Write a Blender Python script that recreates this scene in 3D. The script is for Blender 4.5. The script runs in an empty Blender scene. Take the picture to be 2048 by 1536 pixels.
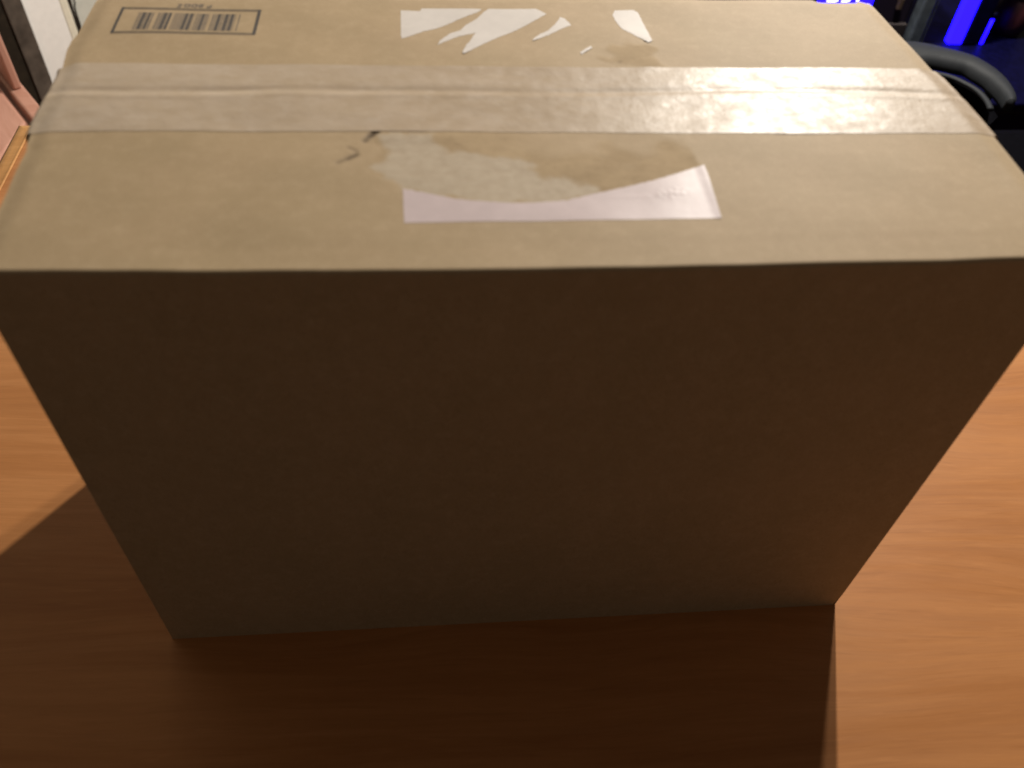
import bpy, bmesh, math, random
import numpy as np
from mathutils import Vector, Matrix, noise
from mathutils.geometry import delaunay_2d_cdt

random.seed(4)
scene = bpy.context.scene
COL = scene.collection

# ------------------------------------------------------------------ camera
cam_d = bpy.data.cameras.new("camera")
cam = bpy.data.objects.new("camera", cam_d)
COL.objects.link(cam)
scene.camera = cam
right = Vector((0.994739756, -0.090249673, 0.048454249))
down = Vector((-0.035453969, -0.747129004, -0.663732828))
fwd = Vector((0.096103246, 0.658523536, -0.746398632))
rot = Matrix((right, -down, -fwd)).transposed()
cam.matrix_world = Matrix.Translation((-0.039834, -0.201686, 0.417358)) @ rot.to_4x4()
cam_d.sensor_fit = 'HORIZONTAL'
cam_d.sensor_width = 36.0
cam_d.lens = 1701.0486 / 2048.0 * 36.0
cam_d.clip_start = 0.01
cam_d.clip_end = 60.0
cam_d.dof.use_dof = True
cam_d.dof.focus_distance = 0.58
cam_d.dof.aperture_fstop = 10.0

# ------------------------------------------------------------------ world and lamps
world = bpy.data.worlds.new("World")
scene.world = world
world.use_nodes = True
bg = world.node_tree.nodes["Background"]
bg.inputs[0].default_value = (1.0, 0.82, 0.66, 1)
bg.inputs[1].default_value = 0.084


def bulb(name, loc, power, color, radius):
    d = bpy.data.lights.new(name, 'POINT')
    d.energy = power
    d.color = color
    d.shadow_soft_size = radius
    o = bpy.data.objects.new(name, d)
    o.location = loc
    COL.objects.link(o)
    return o


LAMP = (1.0, 0.94, 0.845)
bulb("lamp_bulb", (0.556, 1.090, 0.880), 93, LAMP, 0.016)
bulb("lamp_bulb.001", (0.648, 1.080, 0.870), 34, LAMP, 0.027)

scene.view_settings.view_transform = 'Standard'
scene.view_settings.look = 'None'
scene.view_settings.exposure = 0.0
scene.view_settings.gamma = 1.0
scene.render.engine = 'CYCLES'
scene.render.resolution_x = 1024
scene.render.resolution_y = 768


# ------------------------------------------------------------------ helpers
def tag(o, label=None, cat=None, group=None, kind=None):
    if label: o["label"] = label
    if cat: o["category"] = cat
    if group: o["group"] = group
    if kind: o["kind"] = kind
    return o


def empty(name, loc=(0, 0, 0), rz=0.0):
    o = bpy.data.objects.new(name, None)
    o.empty_display_size = 0.05
    o.location = loc
    o.rotation_euler.z = rz
    COL.objects.link(o)
    return o


def link(name, me, mat, parent=None, smooth=False):
    o = bpy.data.objects.new(name, me)
    COL.objects.link(o)
    if mat:
        me.materials.append(mat)
    if parent:
        o.parent = parent
    if smooth:
        me.polygons.foreach_set("use_smooth", [True] * len(me.polygons))
    return o


def mesh_from(name, verts, faces, mat, parent=None, smooth=False):
    me = bpy.data.meshes.new(name)
    me.from_pydata([tuple(v) for v in verts], [], faces)
    me.update()
    return link(name, me, mat, parent, smooth)


def grid_mesh(name, V, mat, parent=None, flip=False):
    """V: array (n, m, 3)"""
    n, m = V.shape[:2]
    idx = np.arange(n * m).reshape(n, m)
    q = np.stack([idx[:-1, :-1], idx[:-1, 1:], idx[1:, 1:], idx[1:, :-1]], -1).reshape(-1, 4)
    if flip:
        q = q[:, ::-1]
    me = bpy.data.meshes.new(name)
    me.from_pydata(V.reshape(-1, 3).tolist(), [], q.tolist())
    me.update()
    return link(name, me, mat, parent, True)


def box(name, lo, hi, mat, parent=None, bev=0.0, seg=2):
    bm = bmesh.new()
    bmesh.ops.create_cube(bm, size=1.0)
    for v in bm.verts:
        v.co = Vector([(lo[i] + hi[i]) / 2 + v.co[i] * (hi[i] - lo[i]) for i in range(3)])
    if bev:
        bmesh.ops.bevel(bm, geom=list(bm.edges), offset=bev, segments=seg, affect='EDGES', profile=0.5)
    me = bpy.data.meshes.new(name)
    bm.to_mesh(me)
    bm.free()
    return link(name, me, mat, parent, False)


def prism(name, poly, z0, z1, mat, parent=None, bev=0.0):
    bm = bmesh.new()
    b = [bm.verts.new((x, y, z0)) for x, y in poly]
    f = bm.faces.new(b)
    r = bmesh.ops.extrude_face_region(bm, geom=[f])
    for v in r['geom']:
        if isinstance(v, bmesh.types.BMVert):
            v.co.z = z1
    bmesh.ops.recalc_face_normals(bm, faces=list(bm.faces))
    if bev:
        bmesh.ops.bevel(bm, geom=list(bm.edges), offset=bev, segments=3, affect='EDGES', profile=0.5)
    me = bpy.data.meshes.new(name)
    bm.to_mesh(me)
    bm.free()
    return link(name, me, mat, parent, False)


def sweep(name, path, section, mat, parent=None, smooth=True, caps=True):
    """section: list of (side, up) offsets swept along a horizontal-ish path"""
    P = [Vector(p) for p in path]
    V = []
    for i, p in enumerate(P):
        t = (P[min(i + 1, len(P) - 1)] - P[max(i - 1, 0)]).normalized()
        up = Vector((0, 0, 1)) if abs(t.z) < 0.9 else Vector((0, 1, 0))
        s = t.cross(up).normalized()
        u = s.cross(t).normalized()
        V += [p + s * a + u * b for a, b in section]
    k = len(section)
    F = []
    for i in range(len(P) - 1):
        for j in range(k):
            a, b = i * k + j, i * k + (j + 1) % k
            F.append((a, b, b + k, a + k))
    if caps:
        F.append(tuple(range(k))[::-1])
        F.append(tuple((len(P) - 1) * k + j for j in range(k)))
    o = mesh_from(name, V, F, mat, parent, smooth)
    return o


def ring(r, n=10, ry=None):
    ry = ry or r
    return [(r * math.cos(2 * math.pi * i / n), ry * math.sin(2 * math.pi * i / n)) for i in range(n)]


def catmull(pts, per=8):
    P = [Vector(p) for p in pts]
    out = []
    for i in range(len(P) - 1):
        a = P[max(i - 1, 0)]; b = P[i]; c = P[i + 1]; d = P[min(i + 2, len(P) - 1)]
        for k in range(per):
            t = k / per
            out.append(0.5 * ((2 * b) + (c - a) * t + (2 * a - 5 * b + 4 * c - d) * t * t + (3 * b - a - 3 * c + d) * t ** 3))
    out.append(P[-1])
    return out


# ------------------------------------------------------------------ materials
class NT:
    def __init__(self, name):
        self.m = bpy.data.materials.new(name)
        self.m.use_nodes = True
        self.t = self.m.node_tree
        self.b = self.t.nodes["Principled BSDF"]
        self.co = self.t.nodes.new("ShaderNodeTexCoord").outputs["Object"]

    def n(self, typ, **kw):
        x = self.t.nodes.new(typ)
        for k, v in kw.items():
            setattr(x, k, v)
        return x

    def l(self, a, b):
        self.t.links.new(a, b)

    def map(self, scale=(1, 1, 1), loc=(0, 0, 0), rot=(0, 0, 0), src=None):
        m = self.n("ShaderNodeMapping")
        m.inputs["Scale"].default_value = scale
        m.inputs["Location"].default_value = loc
        m.inputs["Rotation"].default_value = rot
        self.l(src or self.co, m.inputs["Vector"])
        return m.outputs[0]

    def noise(self, scale, detail=3, rough=0.5, vec=None, dist=0.0):
        x = self.n("ShaderNodeTexNoise")
        x.inputs["Scale"].default_value = scale
        x.inputs["Detail"].default_value = detail
        x.inputs["Roughness"].default_value = rough
        x.inputs["Distortion"].default_value = dist
        self.l(vec or self.co, x.inputs["Vector"])
        return x.outputs["Fac"]

    def ramp(self, fac, stops):
        r = self.n("ShaderNodeValToRGB")
        e = r.color_ramp.elements
        while len(e) < len(stops):
            e.new(0.5)
        for i, (p, c) in enumerate(stops):
            e[i].position = p
            e[i].color = (*c, 1) if len(c) == 3 else c
        self.l(fac, r.inputs[0])
        return r.outputs[0]

    def rng(self, fac, a, b, c=0.0, d=1.0):
        r = self.n("ShaderNodeMapRange")
        for i, v in enumerate((a, b, c, d)):
            r.inputs[i + 1].default_value = v
        self.l(fac, r.inputs[0])
        return r.outputs[0]

    def mix(self, fac, a, b, blend='MIX'):
        x = self.n("ShaderNodeMix", data_type='RGBA', blend_type=blend)
        for s, v in ((0, fac), (6, a), (7, b)):
            if hasattr(v, "links") or hasattr(v, "is_linked"):
                self.l(v, x.inputs[s])
            elif s == 0:
                x.inputs[0].default_value = v
            else:
                x.inputs[s].default_value = (*v, 1)
        return x.outputs[2]

    def math(self, op, a, b=0.0):
        x = self.n("ShaderNodeMath", operation=op)
        for s, v in ((0, a), (1, b)):
            if hasattr(v, "is_linked"):
                self.l(v, x.inputs[s])
            else:
                x.inputs[s].default_value = v
        return x.outputs[0]

    def attr(self, name):
        a = self.n("ShaderNodeAttribute")
        a.attribute_name = name
        return a.outputs["Fac"]

    def bump(self, h, strength=0.3, dist=0.001, prev=None):
        x = self.n("ShaderNodeBump")
        x.inputs["Strength"].default_value = strength
        x.inputs["Distance"].default_value = dist
        self.l(h, x.inputs["Height"])
        if prev:
            self.l(prev, x.inputs["Normal"])
        return x.outputs[0]

    def set(self, **kw):
        names = dict(color="Base Color", rough="Roughness", spec="Specular IOR Level", normal="Normal",
                     metal="Metallic", emit="Emission Color", estr="Emission Strength", coat="Coat Weight",
                     coatr="Coat Roughness", trans="Transmission Weight", alpha="Alpha")
        for k, v in kw.items():
            s = self.b.inputs[names[k]]
            if hasattr(v, "is_linked"):
                self.l(v, s)
            elif isinstance(v, tuple):
                s.default_value = (*v, 1)
            else:
                s.default_value = v
        return self.m


def simple(name, color, rough=0.5, spec=0.5, vary=0.12, scale=60, bump=0.0, **kw):
    N = NT(name)
    f = N.noise(scale, 4, 0.6)
    a = tuple(c * (1 - vary) for c in color)
    b = tuple(min(1, c * (1 + vary)) for c in color)
    c = N.mix(N.rng(f, 0.3, 0.7), a, b)
    d = dict(color=c, rough=rough, spec=spec)
    if bump:
        d['normal'] = N.bump(N.noise(scale * 4, 3), bump, 0.0006)
    d.update(kw)
    return N.set(**d)


KRAFT = (0.393, 0.285, 0.166)


def cardboard(name, worn=False, flute_axis=0):
    N = NT(name)
    big = N.noise(22, 4, 0.6)
    mid = N.noise(175, 5, 0.7)
    fine = N.noise(2600, 2, 0.7)
    fibre = N.noise(900, 3, 0.6, N.map((0.25, 1.6, 1)))
    c = N.mix(N.rng(big, 0.35, 0.68), tuple(x * k for x, k in zip(KRAFT, (0.955, 0.96, 0.95))),
              tuple(x * k for x, k in zip(KRAFT, (1.05, 1.04, 1.06))))
    c = N.mix(N.rng(mid, 0.50, 0.70, 0, 0.36), c, (0.50, 0.375, 0.24))
    c = N.mix(N.rng(mid, 0.46, 0.30, 0, 0.26), c, (0.33, 0.23, 0.125))
    c = N.mix(N.rng(fibre, 0.4, 0.75, 0, 0.10), c, (0.30, 0.205, 0.115))
    c = N.mix(N.rng(fine, 0.35, 0.65, 0, 0.22), c, (0.26, 0.185, 0.105))
    fleck = N.noise(1100 if worn else 850, 3, 0.7)
    k = 1.0 if worn else 1.7
    c = N.mix(N.rng(fleck, 0.56, 0.72, 0, 0.30 * k), c, (0.20, 0.14, 0.075))
    c = N.mix(N.rng(fleck, 0.44, 0.28, 0, 0.22 * k), c, (0.52, 0.40, 0.26))
    rough = 0.72
    # shallow washboard of the flutes under the liner
    sep = N.n("ShaderNodeSeparateXYZ")
    N.l(N.co, sep.inputs[0])
    ph = N.math('MULTIPLY', sep.outputs[flute_axis], 2 * math.pi / 0.0065)
    wob = N.math('MULTIPLY', big, 4.0)
    flute = N.math('MULTIPLY', N.math('SINE', N.math('ADD', ph, wob)), 0.5)
    nrm = N.bump(flute, 0.05, 0.0002)
    nrm = N.bump(N.noise(420, 4, 0.65), 0.07, 0.0004, nrm)
    nrm = N.bump(fine, 0.06, 0.0002, nrm)
    if worn:
        film, tear, dark, fold = (N.attr(k) for k in ("film", "tear", "dark", "fold"))
        blot = N.noise(95, 5, 0.62)
        blot2 = N.noise(260, 4, 0.6)
        # bare inner ply where the top liner came away with the label
        ply = N.mix(N.rng(blot, 0.38, 0.62), (0.330, 0.236, 0.134), (0.400, 0.292, 0.172))
        ply = N.mix(N.rng(blot2, 0.55, 0.72, 0, 0.35), ply, (0.27, 0.185, 0.10))
        c = N.mix(N.math('MULTIPLY', tear, 0.8), c, ply)
        flm = N.mix(N.rng(blot2, 0.35, 0.68), (0.390, 0.310, 0.222), (0.445, 0.365, 0.272))
        flm = N.mix(N.rng(blot, 0.5, 0.7, 0, 0.35), flm, (0.42, 0.335, 0.245))
        c = N.mix(N.math('MULTIPLY', film, 0.9), c, flm)
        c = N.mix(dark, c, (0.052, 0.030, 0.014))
        c = N.mix(N.math('MULTIPLY', fold, 0.10), c, (0.46, 0.35, 0.225))
        rr = N.mix(tear, (0.70,) * 3, (0.85,) * 3)
        rr = N.mix(film, rr, (0.72,) * 3)
        rough = rr
        nrm = N.bump(N.math('MULTIPLY', N.math('ADD', blot2, blot), tear), 0.18, 0.0008, nrm)
    return N.set(color=c, rough=rough, spec=0.22, normal=nrm)


def tape_material():
    N = NT("clear_tape")
    b1 = N.noise(150, 4, 0.65)
    b2 = N.noise(70, 3, 0.55, N.map((1, 1.5, 1), (0.3, 0.1, 0)))
    b3 = N.noise(420, 3, 0.6)
    c = N.mix(N.rng(b2, 0.35, 0.66), (0.402, 0.308, 0.216), (0.435, 0.342, 0.255))
    c = N.mix(N.rng(b1, 0.50, 0.72, 0, 0.45), c, (0.490, 0.400, 0.315))
    c = N.mix(N.rng(b1, 0.42, 0.28, 0, 0.25), c, (0.370, 0.290, 0.205))
    rough = N.mix(N.rng(b1, 0.36, 0.66), (0.37,) * 3, (0.51,) * 3)
    nrm = N.bump(N.noise(170, 3, 0.55), 0.24, 0.0010)
    nrm = N.bump(b3, 0.05, 0.0005, nrm)
    nrm = N.bump(N.noise(60, 2, 0.5, N.map((0.25, 1.0, 1))), 0.07, 0.003, nrm)
    return N.set(color=c, rough=rough, spec=0.12, normal=nrm)


def paper_material(name, col, rough=0.5, spec=0.4):
    N = NT(name)
    a = N.noise(160, 4, 0.6)
    c = N.mix(N.rng(a, 0.35, 0.65), tuple(x * 0.94 for x in col), col)
    nrm = N.bump(N.noise(300, 3), 0.08, 0.0005)
    return N.set(color=c, rough=rough, spec=spec, normal=nrm)


def wood_material(name, dark, mid, light, rough=0.33, spec=0.45, scale=1.0, rot=0.0):
    N = NT(name)
    warp = N.noise(3.4 * scale, 2, 0.5, N.map((0.6, 1.5, 1), rot=(0, 0, rot)))
    base = N.map((1.0, 1.0, 1.0), (0.13, 0.07, 0), (0, 0, rot))
    # growth figure: stretched bands along x, bent by a slow warp
    add = N.n("ShaderNodeVectorMath", operation='MULTIPLY_ADD')
    comb = N.n("ShaderNodeCombineXYZ")
    N.l(N.math('MULTIPLY', N.math('SUBTRACT', warp, 0.5), 0.11), comb.inputs[1])
    N.l(base, add.inputs[0])
    add.inputs[1].default_value = (1, 1, 1)
    N.l(comb.outputs[0], add.inputs[2])
    v = add.outputs[0]
    bands = N.noise(1.0, 6, 0.68, N.map((2.2 * scale, 30 * scale, 1), src=v), 0.3)
    fine = N.noise(1.0, 4, 0.7, N.map((9 * scale, 190 * scale, 1), src=v))
    pores = N.noise(1.0, 3, 0.6, N.map((32 * scale, 760 * scale, 1), src=v))
    flecks = N.noise(1.0, 2, 0.5, N.map((55 * scale, 420 * scale, 1), (0.7, 0.2, 0), src=v))
    broad = N.noise(4.0 * scale, 2, 0.5, N.map((0.7, 1.6, 1)))
    c = N.ramp(bands, [(0.30, dark), (0.45, mid), (0.56, light), (0.70, mid)])
    c = N.mix(N.rng(fine, 0.40, 0.66, 0, 0.42), c, dark)
    c = N.mix(N.rng(pores, 0.54, 0.72, 0, 0.24), c, tuple(x * 0.66 for x in dark))
    c = N.mix(N.rng(flecks, 0.60, 0.74, 0, 0.24), c, tuple(min(1, x * 1.22) for x in light))
    c = N.mix(N.rng(broad, 0.35, 0.7, 0, 0.22), c, light)
    nrm = N.bump(pores, 0.06, 0.0003)
    nrm = N.bump(N.noise(55, 2), 0.03, 0.002, nrm)
    rr = N.mix(N.rng(fine, 0.3, 0.7), (rough * 0.9,) * 3, (rough * 1.2,) * 3)
    return N.set(color=c, rough=rr, spec=spec, normal=nrm)


def emitter(name, color, strength):
    N = NT(name)
    return N.set(color=(0.01, 0.01, 0.02), emit=color, estr=strength, rough=0.4)


M = {}
M['flap'] = cardboard("kraft_cardboard_worn", True, 1)
M['kraft'] = cardboard("kraft_cardboard", False, 0)
M['tape'] = tape_material()
M['label'] = paper_material("glossy_label_paper", (0.575, 0.475, 0.475), 0.40, 0.085)
M['scrap'] = paper_material("white_label_paper", (0.60, 0.545, 0.505), 0.55, 0.25)
M['ink'] = simple("grey_black_ink", (0.055, 0.045, 0.040), 0.6, 0.3, 0.3, 900)
M['ink_soft'] = simple("brown_faded_ink", (0.150, 0.108, 0.068), 0.6, 0.3, 0.25, 700)
M['ink_grey'] = simple("grey_faded_ink", (0.165, 0.125, 0.090), 0.6, 0.3, 0.2, 700)
M['table'] = wood_material("alder_laminate", (0.305, 0.117, 0.034), (0.382, 0.155, 0.049), (0.435, 0.187, 0.065), 0.42, 0.24)
M['table_edge'] = wood_material("alder_edge_band", (0.36, 0.16, 0.042), (0.44, 0.21, 0.062), (0.50, 0.25, 0.085), 0.4, 0.3)
M['chair_wood'] = wood_material("beech_pink_light_tint", (0.43, 0.20, 0.135), (0.50, 0.255, 0.185), (0.56, 0.30, 0.225), 0.5, 0.3, 1.0, 1.0)  # pink cast of the light is mixed into the wood colour
M['floor'] = wood_material("dark_brown_floor", (0.085, 0.036, 0.018), (0.12, 0.052, 0.026), (0.15, 0.066, 0.034), 0.5, 0.3, 0.6)
M['wall'] = simple("grey_white_plaster", (0.60, 0.59, 0.52), 0.8, 0.2, 0.05, 40, 0.25)
M['white'] = simple("white_painted_board", (0.90, 0.865, 0.82), 0.55, 0.3, 0.035, 70, 0.2)
M['cream'] = simple("cream_painted_moulding", (0.80, 0.74, 0.60), 0.5, 0.4, 0.05, 90)
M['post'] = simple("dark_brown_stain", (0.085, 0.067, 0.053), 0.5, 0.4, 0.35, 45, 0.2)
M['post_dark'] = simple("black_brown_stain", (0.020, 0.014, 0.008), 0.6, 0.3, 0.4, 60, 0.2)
M['cable'] = simple("black_cable", (0.025, 0.018, 0.014), 0.5, 0.4, 0.2, 200)
M['plastic'] = simple("charcoal_plastic", (0.012, 0.0135, 0.016), 0.65, 0.2, 0.12, 120, 0.15)
M['plastic_dark'] = simple("black_plastic", (0.010, 0.010, 0.012), 0.5, 0.35, 0.2, 120, 0.1)
M['mesh'] = simple("black_fabric", (0.0022, 0.0021, 0.0030), 0.95, 0.02, 0.6, 700, 0.3)
M['case'] = simple("dark_violet_case", (0.010, 0.0065, 0.014), 0.55, 0.2, 0.3, 200, 0.2)
M['cabinet'] = simple("black_lacquer_blue_glow", (0.0016, 0.0016, 0.016), 0.45, 0.08, 0.4, 120)  # black lacquer with the blue lights' glow put into its base colour
M['trim'] = simple("brown_grey_trim", (0.022, 0.017, 0.017), 0.6, 0.3, 0.2, 120)
M['glassbar'] = simple("frosted_blue_grey_plastic", (0.060, 0.072, 0.085), 0.3, 0.5, 0.35, 60)
M['led'] = emitter("blue_led", (0.0065, 0.0018, 1.0), 6.5)
M['led_white'] = emitter("white_blue_led", (0.75, 0.72, 1.0), 3.0)
M['beige'] = simple("beige_ceramic", (0.055, 0.036, 0.024), 0.5, 0.4, 0.2, 120)
M['red'] = simple("dark_red_glaze", (0.030, 0.005, 0.007), 0.5, 0.4, 0.2, 120)
M['steel'] = simple("brushed_steel", (0.35, 0.35, 0.36), 0.35, 0.5, 0.1, 200, metal=1.0)

# ------------------------------------------------------------------ setting: floor and wall
FLOOR = -0.74
fl = mesh_from("floor", [(-4, -2.5, FLOOR), (4, -2.5, FLOOR), (4, 4, FLOOR), (-4, 4, FLOOR)], [(0, 1, 2, 3)], M['floor'])
tag(fl, kind="structure")
WN = Vector((0.8, -0.6, 0))
WT = Vector((0.6, 0.8, 0))
W0 = Vector((-0.75, 1.45, 0))
wall_rz = math.atan2(WT.y, WT.x)
wl = box("wall", (-1.6, 0.012, FLOOR), (1.15, 0.112, 1.5), M['wall'])
wl.location = W0
wl.rotation_euler.z = wall_rz
tag(wl, kind="structure")

pst = empty("wooden_post", W0 + Vector((0, 0, FLOOR)), wall_rz)
tag(pst, "dark brown upright wooden post beside the white board at the left", "post")
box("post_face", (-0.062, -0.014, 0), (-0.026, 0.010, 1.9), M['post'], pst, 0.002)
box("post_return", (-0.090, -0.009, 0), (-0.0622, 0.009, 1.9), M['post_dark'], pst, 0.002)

wb = empty("wall_board", W0 + Vector((0, 0, FLOOR)), wall_rz)
tag(wb, "white painted board with cream moulding between dark post and cables", "board")
box("panel", (-0.0258, -0.002, 0), (0.0520, 0.010, 1.9), M['white'], wb, 0.001)
box("moulding", (0.0521, -0.0035, 0), (0.0590, 0.010, 1.9), M['cream'], wb, 0.0015)
box("moulding", (0.0591, -0.0022, 0), (0.0690, 0.010, 1.9), M['cream'], wb, 0.0015)


def cable(pts, r, label):
    o = sweep("wall_cable", catmull(pts, 6), ring(r, 8), M['cable'])
    tag(o, label, "cable", "cables hanging on the wall at the left")


def wp(s, off, z):
    p = W0 + WT * s + WN * off
    return (p.x, p.y, z)


cable([wp(0.076, -0.004, 0.1), wp(0.076, -0.004, -0.2), wp(0.0755, -0.004, -0.35), wp(0.0765, -0.004, -0.42), wp(0.078, -0.004, -0.735)], 0.0032,
      "thicker black cable hanging beside the cream moulding")
cable([wp(0.100, -0.004, 0.1), wp(0.093, -0.004, -0.2), wp(0.087, -0.004, -0.355), wp(0.0815, -0.004, -0.41), wp(0.086, -0.004, -0.735)], 0.0017,
      "thin black cable hanging nearest the cardboard box corner")

# ------------------------------------------------------------------ table
tb = empty("wooden_table", (0, 0, FLOOR))
tag(tb, "orange brown wood grain table under the cardboard box", "table")
tz = -FLOOR


def tabletop():
    x0, x1, y0, y1 = -0.370, 0.435, -0.62, 0.470
    me = box("tabletop", (x0, y0, tz - 0.026), (x1, y1, tz), M['table'], tb)
    return me


top = tabletop()


def edge_band():
    # bullnose edging, a fine bead first and then a sloping round-over
    prof = [(0.0002, -0.0002), (0.0006, 0.0008), (0.0018, 0.0010), (0.0028, 0.0003), (0.0065, 0.0004), (0.0105, 0.0003), (0.0128, -0.0008),
            (0.0142, -0.0040), (0.0145, -0.0140), (0.0130, -0.0200), (0.0085, -0.0245), (0.0002, -0.0260)]
    x0, x1, y0, y1 = -0.370, 0.435, -0.62, 0.470
    corners = [((x0, y0), (-1, -1)), ((x0, y1), (-1, 1)), ((x1, y1), (1, 1)), ((x1, y0), (1, -1))]
    for i in range(4):
        (a, da), (b, db) = corners[i], corners[(i + 1) % 4]
        V = []
        for (p, d) in ((a, da), (b, db)):
            for o, z in prof:
                V.append((p[0] + d[0] * o, p[1] + d[1] * o, tz + z))
        k = len(prof)
        F = [(j, j + 1, k + j + 1, k + j) for j in range(k - 1)]
        mesh_from("edge_band", V, F, M['table_edge'], tb, True)


edge_band()
for sx in (-0.335, 0.40):
    for sy in (-0.58, 0.435):
        box("leg", (sx - 0.025, sy - 0.025, 0), (sx + 0.025, sy + 0.025, tz - 0.0265), M['table_edge'], tb, 0.003)
for (lo, hi) in (((-0.309, 0.422, tz - 0.105), (0.374, 0.442, tz - 0.027)), ((-0.309, -0.592, tz - 0.105), (0.374, -0.572, tz - 0.027)),
                 ((-0.345, -0.554, tz - 0.105), (-0.325, 0.409, tz - 0.027)), ((0.39, -0.554, tz - 0.105), (0.41, 0.409, tz - 0.027))):
    box("apron", lo, hi, M['table_edge'], tb)

# ------------------------------------------------------------------ cardboard box
H = 0.2454
mm = 0.001
LEFT = np.array([(-174.2, 1.6), (-174.2, 35.0), (-174.9, 52.2), (-174.9, 66.1), (-175.8, 70.1), (-176.7, 83.1), (-176.4, 104.0), (-176.2, 116.9), (-178.1, 130.9), (-178.9, 137.3), (-178.9, 144.0), (-178.0, 149.5), (-177.7, 154.7), (-177.3, 178.5), (-177.1, 181.4)]) * mm
RIGHT = np.array([(177.2, -4.3), (180.2, 30.0), (180.8, 49.1), (180.6, 83.4), (179.6, 108.0), (179.4, 114.6), (178.0, 120.5), (174.4, 184.6)]) * mm
FRONT = np.array([(-174.2, 1.6), (-164.4, 1.3), (-135.8, -0.2), (-47.6, -2.8), (-13.5, -3.5), (78.4, -4.0), (128.7, -3.9), (154.5, -3.5), (177.6, -3.5)]) * mm
BACK = np.array([(-177.1, 183.2), (-90.9, 184.0), (55.6, 184.0), (148.4, 184.5), (150.8, 182.0), (158, 181.8), (169.3, 182.2), (171.5, 184.4), (176, 184.6)]) * mm
TAPEHI = np.array([(-176.7, 121.0), (-170.8, 124.6), (-125.2, 123.5), (-47.2, 122.4), (34.0, 120.8), (97.3, 120.5), (177.9, 120.1)]) * mm
TAPELO = np.array([(-175.2, 76.3), (-118.2, 75.3), (-47.4, 74.4), (26.3, 72.8), (83.3, 71.4), (162.5, 70.4), (181, 70.2)]) * mm
SEAM = np.array([(-173.0, 104.0), (-140.5, 103.2), (-85.2, 104.0), (-28.0, 103.0), (11.0, 101.7), (51.1, 102.1), (92.6, 103.4), (113.1, 102.8), (150.8, 101.4), (173.5, 99.6)]) * mm


def ip(T, x, ax=0):
    o = T[np.argsort(T[:, ax])]
    return np.interp(x, o[:, ax], o[:, 1 - ax])


_rng = np.random.default_rng(7)
_waves = [(a * 1e-3, k, th, p) for a, k, th, p in zip(_rng.uniform(.015, .065, 14), _rng.uniform(30, 190, 14), _rng.uniform(0, 6.28, 14), _rng.uniform(0, 6.28, 14))]


def smooth01(t):
    t = np.clip(t, 0, 1)
    return t * t * (3 - 2 * t)


def topz(x, y):
    """height of the closed flaps: gentle waves, soft shoulders, a dip along the seam"""
    x = np.asarray(x, float); y = np.asarray(y, float)
    z = np.full(np.broadcast(x, y).shape, H)
    for a, k, th, p in _waves:
        z = z + a * np.sin(k * (x * math.cos(th) + y * math.sin(th)) + p)
    dr = ip(RIGHT, y, 1) - x
    dl = x - ip(LEFT, y, 1)
    z = z - 0.0013 * (1 - smooth01(dr / 0.009)) ** 1.5 - 0.0010 * (1 - smooth01(dl / 0.009)) ** 1.5
    db = ip(BACK, x) - y
    z = z - 0.0003 * (1 - smooth01(db / 0.005))
    # score creases parallel to the front fold
    fy = y - ip(FRONT, x)
    for c, w, a in ((0.0115, 0.0030, 0.00003),):
        z = z - a * np.exp(-((fy - c) / w) ** 2)
    return z


def inside(P, poly):
    x, y = P[..., 0], P[..., 1]
    r = np.zeros(x.shape, bool)
    n = len(poly)
    for i in range(n):
        x0, y0 = poly[i]; x1, y1 = poly[(i + 1) % n]
        if y0 == y1:
            continue
        c = ((y0 > y) != (y1 > y)) & (x < (x1 - x0) * (y - y0) / (y1 - y0) + x0)
        r ^= c
    return r


def segdist(P, a, b):
    a = np.array(a); b = np.array(b); ab = b - a
    t = np.clip(((P - a) @ ab) / (ab @ ab), 0, 1)
    return np.linalg.norm(P - (a + t[..., None] * ab), axis=-1)


def sdist(P, poly):
    d = np.full(P.shape[:-1], 1e9)
    n = len(poly)
    for i in range(n):
        d = np.minimum(d, segdist(P, poly[i], poly[(i + 1) % n]))
    return np.where(inside(P, poly), d, -d)


LENS = np.array([(-58.1, 75.9), (-11.0, 76.0), (45.0, 74.6), (57.8, 66.7), (58.6, 55.1), (59.7, 49.8), (46.4, 43.1), (34.7, 38.3), (20.0, 33.8), (7.6, 31.0), (-4.4, 29.9), (-14.4, 30.2), (-26.0, 31.6), (-35.9, 34.6), (-46.5, 39.3), (-54.3, 46.9), (-60.1, 52.6), (-57.0, 57.7), (-53.6, 62.6), (-56.6, 67.4)]) * mm
FILM = np.array([(-56.3, 72.6), (-47.4, 74.8), (-35.5, 73.0), (-35.2, 67.7), (-28.8, 62.2), (-19.2, 59.9), (-5.1, 56.8), (2.9, 52.4), (-2.2, 50.7), (1.7, 46.4), (12.8, 43.8), (21.0, 40.1), (22.9, 35.4), (7.6, 31.0), (-4.4, 29.9), (-14.4, 30.2), (-26.0, 31.6), (-35.9, 34.6), (-46.5, 39.3), (-54.3, 46.9), (-59.8, 52.3), (-56.9, 55.9), (-52.6, 57.0), (-50.9, 62.6), (-54.1, 66.4)]) * mm
STAIN = np.array([(36, 128), (42, 140), (55, 142), (61, 138), (61, 118), (40, 118)]) * mm
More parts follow.
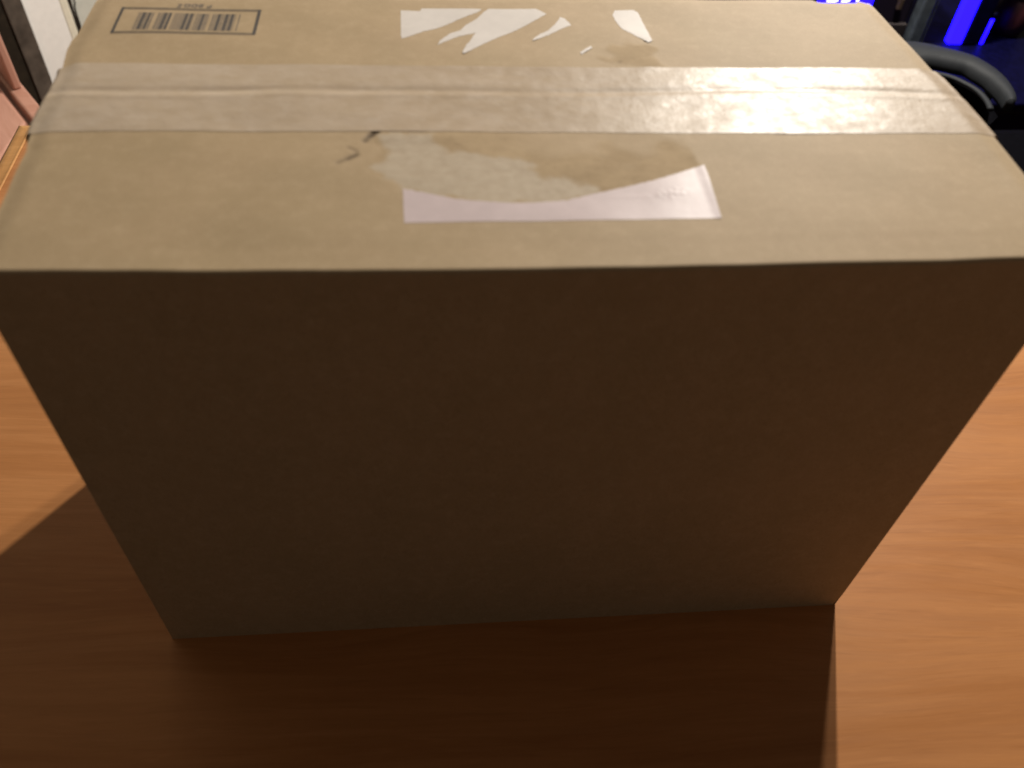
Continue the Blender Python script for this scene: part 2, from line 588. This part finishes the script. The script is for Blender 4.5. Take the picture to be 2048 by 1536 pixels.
CR = [((-55.8, 74.4), (-58.1, 71.6), 1.6, 0.88), ((-58.1, 71.6), (-59.8, 68.4), 1.5, 0.65), ((-62.6, 59.7), (-65.6, 57.3), 1.3, 0.72),
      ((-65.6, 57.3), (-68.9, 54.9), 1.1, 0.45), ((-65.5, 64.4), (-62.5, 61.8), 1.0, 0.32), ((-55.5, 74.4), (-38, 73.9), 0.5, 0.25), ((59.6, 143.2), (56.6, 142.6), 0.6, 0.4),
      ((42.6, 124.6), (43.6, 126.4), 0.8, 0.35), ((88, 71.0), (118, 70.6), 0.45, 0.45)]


def vnoise(P, s, seed=0.0):
    f = P.reshape(-1, 2)
    return np.array([noise.noise(Vector((a * s, b * s, seed))) for a, b in f]).reshape(P.shape[:-1])


def put_attr(o, name, arr):
    a = o.data.attributes.new(name, 'FLOAT', 'POINT')
    a.data.foreach_set("value", arr.astype(np.float32).ravel())


cb = empty("cardboard_box", (0, 0, 0))
tag(cb, "large brown cardboard box closed with clear tape on the wooden table", "box")
NX = 440


def flap(name, front):
    u = np.linspace(0, 1, NX)
    if front:
        vv = np.linspace(0, 1, 125)
    else:
        vv = np.linspace(0, 1, 100)
    xc = -0.1755 + u * 0.353
    ys = ip(SEAM, xc) + (-0.0004 if front else 0.0004)
    yend = ip(FRONT, xc) if front else ip(BACK, xc)
    r = 0.0015
    rows = []
    for v in vv:
        if front:
            y = ys + (yend + r - ys) * v
        else:
            y = ys + (yend - ys) * v
        xl = ip(LEFT, y, 1); xr = ip(RIGHT, y, 1)
        x = xl + (xr - xl) * u
        rows.append(np.stack([x, y, topz(x, y)], -1))
    if front:   # rolled fold down to the front panel
        base = rows[-1]
        wob = np.array([noise.noise(Vector((a * 60, 3.1, 0))) for a in base[:, 0]]) * 0.0001
        for k in range(1, 11):
            t = k / 10 * math.pi / 2
            b = base.copy()
            b[:, 1] = base[:, 1] - (r + wob) * math.sin(t)
            b[:, 2] = base[:, 2] - r * (1 - math.cos(t))
            rows.append(b)
        base = rows[-1].copy()
        base[:, 2] = H - 0.0065
        rows.append(base)
    V = np.array(rows)
    V[..., 2] -= 0.0006 * np.exp(-((V[..., 1] - ip(SEAM, V[..., 0])) / 0.0027) ** 2)
    P = V[..., :2]
    n1 = vnoise(P, 210, 1.0) * 0.0009 + vnoise(P, 700, 5.0) * 0.0005
    nrows = len(vv)
    if front:
        dl = sdist(P, LENS) + n1
        tear = smooth01((dl + 0.0002) / 0.0009)
        nb = vnoise(P, 90, 9.0)
        # ragged upper right: liner only partly gone
        fade = smooth01((P[..., 1] * 1000 - 56 - 14 * nb) / 9) * smooth01((P[..., 0] * 1000 + 20) / 30)
        tear = tear * (1 - 0.75 * fade)
        df = sdist(P, FILM) + n1 * 2.2 + nb * 0.0015
        film = smooth01((df + 0.0008) / 0.0032)
        dz = -0.00020 * tear * (1 - smooth01((P[..., 1] * 1000 - 64) / 8))
    else:
        tear = smooth01((sdist(P, STAIN) + vnoise(P, 150, 4) * 0.008 + 0.001) / 0.006) * 0.85
        film = np.zeros(P.shape[:-1])
        dz = np.zeros(P.shape[:-1])
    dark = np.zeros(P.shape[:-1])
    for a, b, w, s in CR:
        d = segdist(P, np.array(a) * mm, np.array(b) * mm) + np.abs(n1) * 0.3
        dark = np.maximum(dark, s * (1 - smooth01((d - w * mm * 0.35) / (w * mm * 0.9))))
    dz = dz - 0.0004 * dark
    V[..., 2] += dz
    fold = np.zeros(P.shape[:-1])
    if front:
        fold = np.exp(-((V[..., 1] - ip(FRONT, V[..., 0]) - 0.003) / 0.0028) ** 2) * smooth01((V[..., 2] - H + 0.003) / 0.002)
    o = grid_mesh(name, V, M['flap'], cb, flip=not front)
    # orientation: normals up
    if o.data.polygons[NX * 20].normal.z < 0:
        o.data.flip_normals()
    for nme, arr in (("film", film), ("tear", tear), ("dark", dark), ("fold", fold)):
        put_attr(o, nme, arr)
    sm = o.modifiers.new("thickness", 'SOLIDIFY')
    sm.thickness = 0.003
    sm.offset = -1
    es = o.modifiers.new("edges", 'EDGE_SPLIT')
    es.split_angle = math.radians(50)
    return o


f1 = flap("top_flap", True)
f1["label"] = "front top flap with a torn patch where a label was ripped off"
f2 = flap("top_flap", False)
f2["label"] = "back top flap with printed barcode and white paper scraps"


def panel(name, b0, b1, t0f, nx, nz, bulge, nrm, seed):
    """wall from bottom line b0-b1 up to a top curve t0f(u)"""
    V = np.zeros((nz, nx, 3))
    for j in range(nz):
        w = j / (nz - 1)
        for i in range(nx):
            u = i / (nx - 1)
            b = np.array(b0) * (1 - u) + np.array(b1) * u
            t = np.array(t0f(u))
            p = b * (1 - w) + t * w
            k = noise.noise(Vector((u * 3.1, w * 2.3, seed))) * 0.6 + math.sin(u * math.pi) * math.sin(w * math.pi)
            k *= min(1, 6 * w) * min(1, 6 * (1 - w)) * min(1, 8 * u) * min(1, 8 * (1 - u))
            V[j, i] = p + np.array(nrm) * bulge * k
    return V


def front_top(u):
    x = -0.1742 + u * 0.3514
    return (x, float(ip(FRONT, np.array([x]))[0]) + 0.0001, H - 0.0064)


Vf = panel("front_panel", (-0.1745, 0.0019, 0), (0.1757, -0.0021, 0), front_top, 90, 60, 0.0014, (0, -1, 0), 2.0)
# crushed bottom right corner
for j in range(60):
    z = Vf[j, -1, 2]
    if z < 0.009:
        Vf[j, -3:, 0] -= 0.0016 * (1 - z / 0.009)
fp = grid_mesh("front_panel", Vf, M['kraft'], cb)
Vb = panel("back_panel", (-0.1745, 0.1815, 0), (0.1740, 0.1815, 0), lambda u: (-0.1755 + u * 0.349, 0.1800, H - 0.0036), 30, 20, 0.001, (0, 1, 0), 5.0)
grid_mesh("back_panel", Vb, M['kraft'], cb, True)
Vl = panel("side_panel", (-0.1747, 0.0022, 0), (-0.1747, 0.1812, 0), lambda u: (-0.1738 - 0.002 * u, 0.0019 + u * 0.178, H - 0.0052), 30, 20, 0.001, (-1, 0, 0), 7.0)
grid_mesh("side_panel", Vl, M['kraft'], cb, True)
Vr = panel("side_panel", (0.1758, -0.0018, 0), (0.1742, 0.1812, 0), lambda u: (0.1768 + 0.0016 * math.sin(u * math.pi) - 0.0035 * u, -0.0030 + u * 0.183, H - 0.0056), 30, 20, 0.001, (1, 0, 0), 8.0)
grid_mesh("side_panel", Vr, M['kraft'], cb)
mesh_from("bottom_panel", [(-0.172, 0.004, 0.0008), (0.172, 0.001, 0.0008), (0.172, 0.179, 0.0008), (-0.172, 0.179, 0.0008)], [(0, 1, 2, 3)], M['kraft'], cb)


# packing tape: laid over the seam, sagging into it, folded down both ends
def tape():
    nb = 96
    L = 0.045
    xs = np.concatenate([np.linspace(0, 1, 380)])
    w = np.linspace(0, 1, nb)
    rows = []
    for s in xs:
        x0 = -0.1755 + s * 0.3555
        lo = float(ip(TAPELO, np.array([x0]))[0]); hi = float(ip(TAPEHI, np.array([x0]))[0])
        y = lo + (hi - lo) * w
        xl = ip(LEFT, y, 1) - 0.0003; xr = ip(RIGHT, y, 1) + 0.0003
        x = xl + (xr - xl) * s
        se = ip(SEAM, x)
        g = (y - se) / 0.0021
        nz = np.array([noise.noise(Vector((a * 38, 0.3, 2))) for a in x])
        amp = 0.00026 + 0.00022 * nz
        z = topz(x, y) + 0.00011 - amp * np.exp(-g * g) + 0.00009 * np.exp(-((g + 2.0) / 0.8) ** 2)
        # small air bubbles and ripples
        rp = np.array([noise.noise(Vector((a * 130, b * 130, 4))) for a, b in zip(x, y)])
        z = z + 0.00003 * np.maximum(rp, -0.1)
        z = z + 0.00025 * np.exp(-((x - 0.0545) / 0.004) ** 2 - ((y - hi) / 0.003) ** 2)
        rows.append(np.stack([x, y, z], -1))
    # fold down the sides
    first, last = rows[0].copy(), rows[-1].copy()

    def down(b, sgn):
        out = []
        for k in range(1, 7):
            t = k / 6 * math.pi / 2
            c = b.copy()
            c[:, 0] += sgn * 0.0022 * math.sin(t)
            c[:, 2] -= 0.0022 * (1 - math.cos(t))
            out.append(c)
        for k in (0.25, 0.5, 1.0):
            c = out[5].copy()
            c[:, 2] -= L * k
            out.append(c)
        return out
    rows = down(first, -1)[::-1] + rows + down(last, 1)
    V = np.array(rows)
    o = grid_mesh("packing_tape", V, M['tape'], cb)
    if o.data.polygons[len(o.data.polygons) // 2].normal.z < 0:
        o.data.flip_normals()
    o["label"] = "wide shiny clear packing tape along the top seam"
    return o


tape()


# paper pieces stuck on the top
def sheet(name, poly, mat, lift, jit=0.00018, step=0.0016, thick=0.00003, seed=0, fine=0.0009, smooth_edges=()):
    P = [np.array(p) * mm for p in poly]
    out = []
    n = len(P)
    for i in range(n):
        a, b = P[i], P[(i + 1) % n]
        m = max(1, int(np.linalg.norm(b - a) / fine))
        d = (b - a) / (np.linalg.norm(b - a) + 1e-9)
        nn = np.array([-d[1], d[0]])
        for k in range(m):
            q = a + (b - a) * k / m
            j = 0 if i in smooth_edges else jit
            out.append(q + nn * j * (noise.noise(Vector((q[0] * 900, q[1] * 900, seed))) + 0.6 * noise.noise(Vector((q[0] * 2400, q[1] * 2400, seed)))))
    B = np.array(out)
    lo, hi = B.min(0), B.max(0)
    gx, gy = np.meshgrid(np.arange(lo[0], hi[0], step), np.arange(lo[1], hi[1], step))
    G = np.stack([gx.ravel(), gy.ravel()], -1)
    G = G[sdist(G, B) > step * 0.45]
    pts = [Vector(p) for p in B] + [Vector(p) for p in G]
    k = len(B)
    r = delaunay_2d_cdt(pts, [(i, (i + 1) % k) for i in range(k)], [list(range(k))], 1, 1e-7)
    co = np.array([[v.x, v.y] for v in r[0]])
    z = topz(co[:, 0], co[:, 1]) + 0.00003 + lift(co)
    o = mesh_from(name, np.column_stack([co, z]), [tuple(f) for f in r[2]], mat, cb, True)
    up = sum(p.normal.z for p in o.data.polygons)
    if up < 0:
        o.data.flip_normals()
    m = o.modifiers.new("thickness", 'SOLIDIFY')
    m.thickness = thick
    m.offset = 1
    es = o.modifiers.new("edges", 'EDGE_SPLIT')
    es.split_angle = math.radians(40)
    return o


LABEL = [(-46.5, 39.3), (-40.7, 37.3), (-35.0, 35.4), (-28.0, 32.8), (-20.2, 31.5), (-13.0, 30.7), (-5.1, 30.5), (2.2, 31.1), (8.9, 31.9), (13.6, 33.6), (22.2, 36.5), (31.7, 39.4), (40.7, 42.3), (48.2, 45.4), (53.5, 47.9), (60.5, 51.0), (60.5, 44.5), (59.9, 34.4), (59.1, 20.6), (25.3, 20.4), (-10.3, 20.8), (-46.2, 21.0), (-46.4, 29.8)]


def label_lift(c):
    x, y = c[:, 0] * 1000, c[:, 1] * 1000
    z = 0.00022 * smooth01((x - 56.0) / 4.5)
    z = z + 0.00012 * smooth01((y - 43) / 7)
    # crumpled wrinkles near the right end
    m = np.exp(-((x - 45) / 7) ** 2 - ((y - 34.5 - 0.12 * (x - 45)) / 2.6) ** 2)
    wr = np.array([noise.noise(Vector((a * 0.85 - b * 0.35, b * 0.42, 6.0))) for a, b in zip(x, y)])
    z = z + m * 0.00024 * np.abs(wr) * 1.7
    m2 = np.exp(-((y - 32.6 - 0.02 * x) / 0.8) ** 2) * smooth01((x - 18) / 10) * smooth01((42 - x) / 8)
    z = z + 0.00006 * m2
    sl = np.array([noise.noise(Vector((a * 0.11, b * 0.05, 2.0))) for a, b in zip(x, y)])
    return z + 0.00003 * sl + 0.00002


lb = sheet("torn_label", LABEL, M['label'], label_lift, 0.0004, 0.0007, seed=3, smooth_edges=tuple(range(15, 23)))
lb["label"] = "pinkish white strip left of a torn shipping label"

SCR = [
    [(-46.7, 170.4), (-38.3, 169.6), (-37.6, 172.2), (-12.3, 172.2), (-11.0, 171.7), (-13.1, 169.1), (-19.4, 164.3), (-22.5, 161.7), (-27.4, 157.0), (-31.6, 153.8), (-36.9, 151.0), (-42.7, 146.6), (-46.2, 144.2), (-46.7, 146.4)],
    [(-8.0, 172.3), (13.4, 172.6), (15.6, 170.0), (17.4, 167.6), (10.9, 160.8), (6.2, 156.1), (1.0, 151.4), (-4.6, 147.3), (-8.4, 144.0), (-15.1, 137.7), (-21.4, 131.3), (-21.6, 133.0), (-19.6, 139.4), (-17.6, 143.6), (-16.5, 147.2), (-14.9, 150.5), (-19.1, 148.4), (-22.6, 146.8), (-27.4, 142.9), (-31.8, 139.3), (-30.2, 143.5), (-26.0, 149.5), (-21.8, 152.0), (-18.6, 157.7), (-14.1, 162.8), (-10.1, 169.6)],
    [(23.2, 164.8), (25.1, 163.3), (27.1, 157.5), (22.1, 153.7), (15.4, 147.8), (8.5, 142.9), (9.2, 145.0), (12.6, 149.3), (16.5, 152.4), (20.2, 158.1)],
    [(33.0, 138.9), (33.3, 137.1), (27.9, 131.6), (27.5, 133.2)],
    [(48.7, 171.8), (57.6, 172.3), (59.3, 169.7), (59.5, 163.1), (60.2, 150.9), (60.4, 143.5), (58.4, 141.7), (56.5, 144.5), (53.2, 149.0), (49.2, 154.0), (47.8, 159.7), (47.1, 166.9)]]
SLAB = ["wedge shaped white paper scrap nearest the barcode", "largest forked white paper scrap", "small hooked white paper scrap", "tiny white paper sliver", "rounded white paper scrap at the right"]
TIPS = [None, (-21.5, 132), (8.5, 143), (30, 135), (59.5, 143)]
for i, s in enumerate(SCR):
    tip = TIPS[i]

    def lift(c, tip=tip):
        z = np.full(len(c), 0.00001)
        if tip:
            d = np.hypot(c[:, 0] * 1000 - tip[0], c[:, 1] * 1000 - tip[1])
            z = z + 0.00022 * np.exp(-(d / 4.0) ** 2)
        return z
    o = sheet("label_scrap", s[::-1], M['scrap'], lift, 0.00028, 0.0014, seed=10 + i, fine=0.0007)
    o["label"] = SLAB[i]


# printed barcode panel
def printed(name, quads, mat, dz=0.00008):
    V, F = [], []
    for q in quads:      # q = four corners in mm, anticlockwise
        q = [np.array(p) * mm for p in q]
        lx = max(np.linalg.norm(q[1] - q[0]), 1e-6); ly = max(np.linalg.norm(q[3] - q[0]), 1e-6)
        nx = max(1, int(lx / 0.0015)); ny = max(1, int(ly / 0.0015))
        o = len(V)
        for j in range(ny + 1):
            for i in range(nx + 1):
                u, v = i / nx, j / ny
                p = (q[0] * (1 - u) + q[1] * u) * (1 - v) + (q[3] * (1 - u) + q[2] * u) * v
                V.append((p[0], p[1], float(topz(p[0], p[1])) + dz))
        for j in range(ny):
            for i in range(nx):
                a = o + j * (nx + 1) + i
                F.append((a, a + 1, a + nx + 2, a + nx + 1))
    return mesh_from(name, V, F, mat, cb, True)


def rect(x0, x1, y0, y1):
    return [(x0, y0), (x1, y0), (x1, y1), (x0, y1)]


A, B_, C_, D_ = (-164.2, 150.0), (-107.3, 148.4), (-107.0, 169.4), (-164.0, 171.3)


def line(p, q, w):
    p = np.array(p); q = np.array(q); d = (q - p) / np.linalg.norm(q - p); n = np.array([-d[1], d[0]]) * w / 2
    return [tuple(p - n), tuple(q - n), tuple(q + n), tuple(p + n)]


darkbars = [(-154.9, 1.1), (-152.6, 1.0), (-146.1, 1.1), (-144.1, 1.0), (-137.5, 1.1), (-135.3, 1.1), (-130.5, 0.9), (-123.9, 1.1), (-120.7, 1.1), (-118.5, 1.1)]


def yb(x): return 151.95 - 0.027 * (x + 156)
def yt(x): return 167.2 - 0.027 * (x + 156)


bc = printed("barcode", [[(x, yb(x)), (x + w, yb(x)), (x + w + 0.15, yt(x)), (x + 0.15, yt(x))] for x, w in darkbars], M['ink'], 0.00007)
bc["label"] = "printed black barcode bars"
bc["kind"] = "stuff"
for p, q, w, m in (((-164.7, 150.0), (-106.8, 148.4), 2.1, 'ink_soft'), ((-164.5, 171.3), (-106.6, 169.4), 2.1, 'ink_soft'),
                   ((-164.2, 149.2), (-164.0, 172.0), 1.25, 'ink'), ((-107.3, 147.8), (-107.0, 170.2), 1.4, 'ink')):
    fl_ = printed("frame_line", [line(p, q, w)], M[m], 0.00004 if m == 'ink_soft' else 0.00006)
    fl_.parent = bc
grey = []
for x0, x1 in ((-156.8, -149.9), (-148.7, -143.0), (-142.0, -133.6), (-132.9, -127.4), (-126.2, -116.4), (-115.2, -114.6)):
    x = x0
    while x < x1 - 0.2:
        w = random.choice((0.45, 0.6, 0.8))
        grey.append([(x, yb(x)), (min(x + w, x1), yb(x)), (min(x + w, x1) + 0.15, yt(x)), (x + 0.15, yt(x))])
        x += w + random.choice((0.14, 0.2, 0.28))
gb = printed("thin_bars", grey, M['ink_grey'], 0.00005)
gb.parent = bc
gb["kind"] = "stuff"
dg = []
for i, (x, y) in enumerate([(-141.1, 173.6), (-137.9, 174.0), (-134.9, 173.9), (-132.0, 173.9), (-128.9, 173.4)]):
    w, h = 1.7, 2.6
    segs = ["bct", "lrtb", "lrtb", "tmbl", "bmr"][i]
    S = dict(b=((x - w / 2, y - h / 2), (x + w / 2, y - h / 2)), t=((x - w / 2, y + h / 2), (x + w / 2, y + h / 2)), m=((x - w / 2, y), (x + w / 2, y)),
             l=((x - w / 2, y - h / 2), (x - w / 2, y + h / 2)), r=((x + w / 2, y - h / 2), (x + w / 2, y + h / 2)), c=((x - w / 2, y - h / 2), (x + w / 2, y + h / 2)))
    for k in segs:
        dg.append(line(S[k][0], S[k][1], 1.0))
pc_ = printed("printed_characters", dg, M['ink_grey'], 0.00005)
pc_["kind"] = "stuff"

# ------------------------------------------------------------------ wooden chair at the left
ct = Vector((-0.5615, 0.8275, 0))       # along the backrest rail
cn = Vector((0.8275, 0.5615, 0))        # from seat to backrest
CO = Vector((-0.581, 0.901, 0))
wc = empty("wooden_chair", (CO.x, CO.y, FLOOR))
tag(wc, "wooden slatted chair with pink light painted in behind the far left table corner", "chair")


def cl(t, n, z):
    p = ct * t + cn * n
    return (p.x, p.y, z - FLOOR)


def cbar(name, t0, t1, n0, n1, z0, z1, mat, bev=0.003):
    o = box(name, (t0, n0, z0 - FLOOR), (t1, n1, z1 - FLOOR), mat, wc, bev)
    # local axes: x along ct, y along -? use a rotation about z
    o.matrix_local = Matrix(((ct.x, cn.x, 0, 0), (ct.y, cn.y, 0, 0), (0, 0, 1, 0), (0, 0, 0, 1)))
    o.data.flip_normals()
    return o


seat_poly = [(0, 0), (-0.0205, -0.200), (-0.14, -0.30), (-0.33, -0.23), (-0.527, 0.105), (-0.2133, 0.3145)]
prism("seat", [(x, y) for x, y in seat_poly], -0.278 - FLOOR, -0.25 - FLOOR, M['chair_wood'], wc, 0.004)
cbar("back_rail", -0.11, 0.42, 0.0085, 0.029, -0.285, -0.248, M['chair_wood'])
cbar("top_rail", -0.02, 0.42, 0.010, 0.028, 0.16, 0.23, M['chair_wood'])
for t0 in (0.085, 0.235, 0.335):
    cbar("slat", t0 - 0.001, t0 + 0.071, 0.0135, 0.0255, -0.2475, 0.159, M['chair_wood'])
for t, n in ((0.02, 0.045), (0.39, 0.045), (0.06, -0.27), (0.36, -0.31)):
    cbar("leg", t - 0.018, t + 0.018, n - 0.015, n + 0.015, FLOOR, -0.2785, M['chair_wood'])

# ------------------------------------------------------------------ office chair at the right
oc = empty("office_chair", (0.78, 0.72, FLOOR))
tag(oc, "black office chair with a curved charcoal armrest behind the box", "chair")
o0 = Vector((0.78, 0.72, FLOOR))


def rel(p): return tuple(Vector(p) - o0)


AO = [(0.560, 0.925), (0.600, 0.912), (0.6325, 0.8998), (0.6541, 0.8985), (0.6768, 0.8914), (0.6962, 0.877), (0.713, 0.8656), (0.7276, 0.8502), (0.7379, 0.8267), (0.7424, 0.7998), (0.7411, 0.7737), (0.7338, 0.7459), (0.7228, 0.730)]
AI = [(0.545, 0.880), (0.585, 0.865), (0.6136, 0.8539), (0.630, 0.849), (0.6454, 0.8443), (0.6651, 0.8402), (0.6888, 0.8293), (0.7000, 0.8225), (0.7052, 0.8100), (0.7120, 0.7932), (0.7140, 0.777), (0.7150, 0.755), (0.712, 0.735)]


def band(name, outer, inner, z, th, mat, crown=0.003):
    o_ = catmull([(x, y, 0) for x, y in outer], 5)
    i_ = catmull([(x, y, 0) for x, y in inner], 5)
    V = []
    prof = [(0.0, -th), (0.0, -0.012), (0.06, -0.003), (0.25, crown * 0.7), (0.5, crown), (0.75, crown * 0.7), (0.94, -0.003), (1.0, -0.012), (1.0, -th)]
    for a, b in zip(o_, i_):
        for f, dz in prof:
            p = a.lerp(b, f)
            V.append(rel((p.x, p.y, z + dz)))
    k = len(prof)
    n = len(o_)
    F = []
    for i in range(n - 1):
        for j in range(k):
            F.append((i * k + j, i * k + (j + 1) % k, (i + 1) * k + (j + 1) % k, (i + 1) * k + j))
    F += [tuple(range(k)), tuple((n - 1) * k + j for j in range(k))[::-1]]
    o = mesh_from(name, V, F, mat, oc, True)
    bm = bmesh.new(); bm.from_mesh(o.data); bmesh.ops.recalc_face_normals(bm, faces=list(bm.faces)); bm.to_mesh(o.data); bm.free()
    return o


ar = band("armrest", AO, AI, -0.126, 0.016, M['plastic'])
ar["label"] = "curved charcoal grey armrest"
RM = [(0.575, 0.846), (0.610, 0.834), (0.6395, 0.8224), (0.6542, 0.8157), (0.6712, 0.8064), (0.6843, 0.7893), (0.6925, 0.770), (0.6933, 0.7461), (0.689, 0.725)]
rm = sweep("armrest_rim", [rel((p.x, p.y, -0.122 - 0.012)) for p in catmull([(x, y, 0) for x, y in RM], 6)], ring(0.0042, 8, 0.003), M['plastic'], oc)
# inner bowl of the armrest: black web between pad and rim
i_ = catmull([(x, y, 0) for x, y in [AI[0], AI[1], AI[2], AI[4], AI[5], AI[6], AI[8], AI[10], AI[12]]], 6)
r_ = catmull([(x, y, 0) for x, y in RM], 6)
V, F = [], []
for a, b in zip(i_, r_):
    V += [rel((a.x, a.y, -0.150)), rel(((a.x + b.x) / 2, (a.y + b.y) / 2, -0.163)), rel((b.x, b.y, -0.1385))]
for i in range(len(i_) - 1):
    for j in range(2):
        F.append((i * 3 + j, i * 3 + j + 1, i * 3 + j + 4, i * 3 + j + 3))
mesh_from("armrest_web", V, F, M['mesh'], oc, True)
# seat, backrest, column and star base
box("seat", rel((0.56, 0.42, -0.32)), rel((1.10, 0.86, -0.235)), M['mesh'], oc, 0.03, 3)
bk = box("backrest", rel((1.06, 0.40, -0.26)), rel((1.14, 0.88, 0.02)), M['mesh'], oc, 0.03, 3)
sweep("armrest_support", [rel(p) for p in ((0.724, 0.80, -0.158), (0.75, 0.79, -0.22), (0.80, 0.76, -0.31))], ring(0.014, 8), M['plastic_dark'], oc)
sweep("gas_column", [rel((0.83, 0.64, -0.32)), rel((0.831, 0.64, -0.68))], ring(0.028, 12), M['plastic_dark'], oc)
for k in range(5):
    a = k * 2 * math.pi / 5 + 0.3
    e = (0.83 + 0.27 * math.cos(a), 0.64 + 0.27 * math.sin(a), -0.695)
    sweep("base_arm", [rel((0.83, 0.64, -0.67)), rel(e)], ring(0.02, 8), M['plastic_dark'], oc)
    sweep("caster", [rel((e[0] - 0.02 * math.sin(a), e[1] + 0.02 * math.cos(a), FLOOR + 0.025)), rel((e[0] + 0.02 * math.sin(a), e[1] - 0.02 * math.cos(a), FLOOR + 0.025))], ring(0.025, 12), M['plastic_dark'], oc)

# ------------------------------------------------------------------ dark computer corner at the right
cab = empty("low_cabinet", (1.15, 1.35, FLOOR))
tag(cab, "low black cabinet in the dark right background under the blue lights", "cabinet")
box("carcass", (-0.62, -0.30, 0), (0.65, 0.30, 0.41), M['cabinet'], cab, 0.003)
box("top_board", (-0.63, -0.31, 0.4105), (0.66, 0.31, 0.43), M['cabinet'], cab, 0.003)

pc = empty("computer_case", (0.72, 1.43, -0.31))
tag(pc, "dark violet computer case with a glowing blue display behind the box", "computer")
box("body", (-0.13, -0.18, 0.012), (0.128, 0.19, 0.42), M['case'], pc, 0.004)
box("plinth", (-0.135, -0.190, 0.001), (0.128, -0.1805, 0.042), M['trim'], pc, 0.002)
dp = box("display", (-0.052, -0.183, 0.072), (0.050, -0.1805, 0.110), M['led'], pc)
# lower ends of the lit characters on the display
for x0, x1, z0, z1 in ((-0.036, -0.029, 0.078, 0.100), (-0.028, -0.020, 0.078, 0.082), (-0.0195, -0.0165, 0.080, 0.100), (-0.009, -0.004, 0.078, 0.100), (-0.0035, 0.002, 0.078, 0.082),
                       (0.0022, 0.0055, 0.080, 0.100), (0.018, 0.022, 0.079, 0.100), (0.0225, 0.028, 0.088, 0.092)):
    box("lit_character_stroke", (x0, -0.1845, z0), (x1, -0.1832, z1), M['led_white'], dp).parent = dp
box("power_knob", (0.096, -0.190, 0.066), (0.106, -0.1805, 0.090), M['beige'], pc, 0.003)

ub = empty("upright_bar", (0.870, 1.245, -0.31))
tag(ub, "frosted blue grey upright bar right of the computer case", "bar")
box("bar", (-0.013, -0.013, 0.001), (0.012, 0.013, 0.36), M['glassbar'], ub, 0.004)
box("bar_edge", (0.0125, -0.010, 0.001), (0.017, 0.012, 0.36), M['glassbar'], ub, 0.001)

lt = empty("light_bar", (0.962, 1.25, -0.31))
tag(lt, "wide glowing blue light bar in a black housing", "light", "blue lights on the dark cabinet")
box("housing", (0.0112, -0.006, 0.001), (0.045, 0.03, 0.36), M['cabinet'], lt, 0.003)
box("diffuser", (-0.017, -0.004, 0.001), (0.0106, 0.012, 0.36), M['led'], lt, 0.002)
lt2 = empty("light_tube", (1.012, 1.25, -0.31))
tag(lt2, "thin short glowing blue light tube right of the wide light bar", "light", "blue lights on the dark cabinet")
sweep("tube", [(0, 0, 0.002), (0, 0, 0.05)], ring(0.0045, 10), M['led'], lt2)
sweep("cap", [(0, 0, 0.0505), (0, 0, 0.062)], ring(0.0055, 10), M['cabinet'], lt2)

jr = empty("small_jar", (1.085, 1.30, -0.31))
tag(jr, "small beige and dark red jar at the far right edge", "jar")
prof = [(0.0, 0.001), (0.026, 0.001), (0.033, 0.02), (0.034, 0.045), (0.028, 0.066), (0.022, 0.072)]


def lathe(name, prof, mat, parent, n=24):
    V, F = [], []
    for r, z in prof:
        for k in range(n):
            a = 2 * math.pi * k / n
            V.append((r * math.cos(a), r * math.sin(a), z))
    for i in range(len(prof) - 1):
        for k in range(n):
            F.append((i * n + k, i * n + (k + 1) % n, (i + 1) * n + (k + 1) % n, (i + 1) * n + k))
    return mesh_from(name, V, F, mat, parent, True)


lathe("body", prof, M['red'], jr)
lathe("lid", [(0.0225, 0.0722), (0.030, 0.074), (0.031, 0.095), (0.022, 0.112), (0.0, 0.116)], M['beige'], jr)
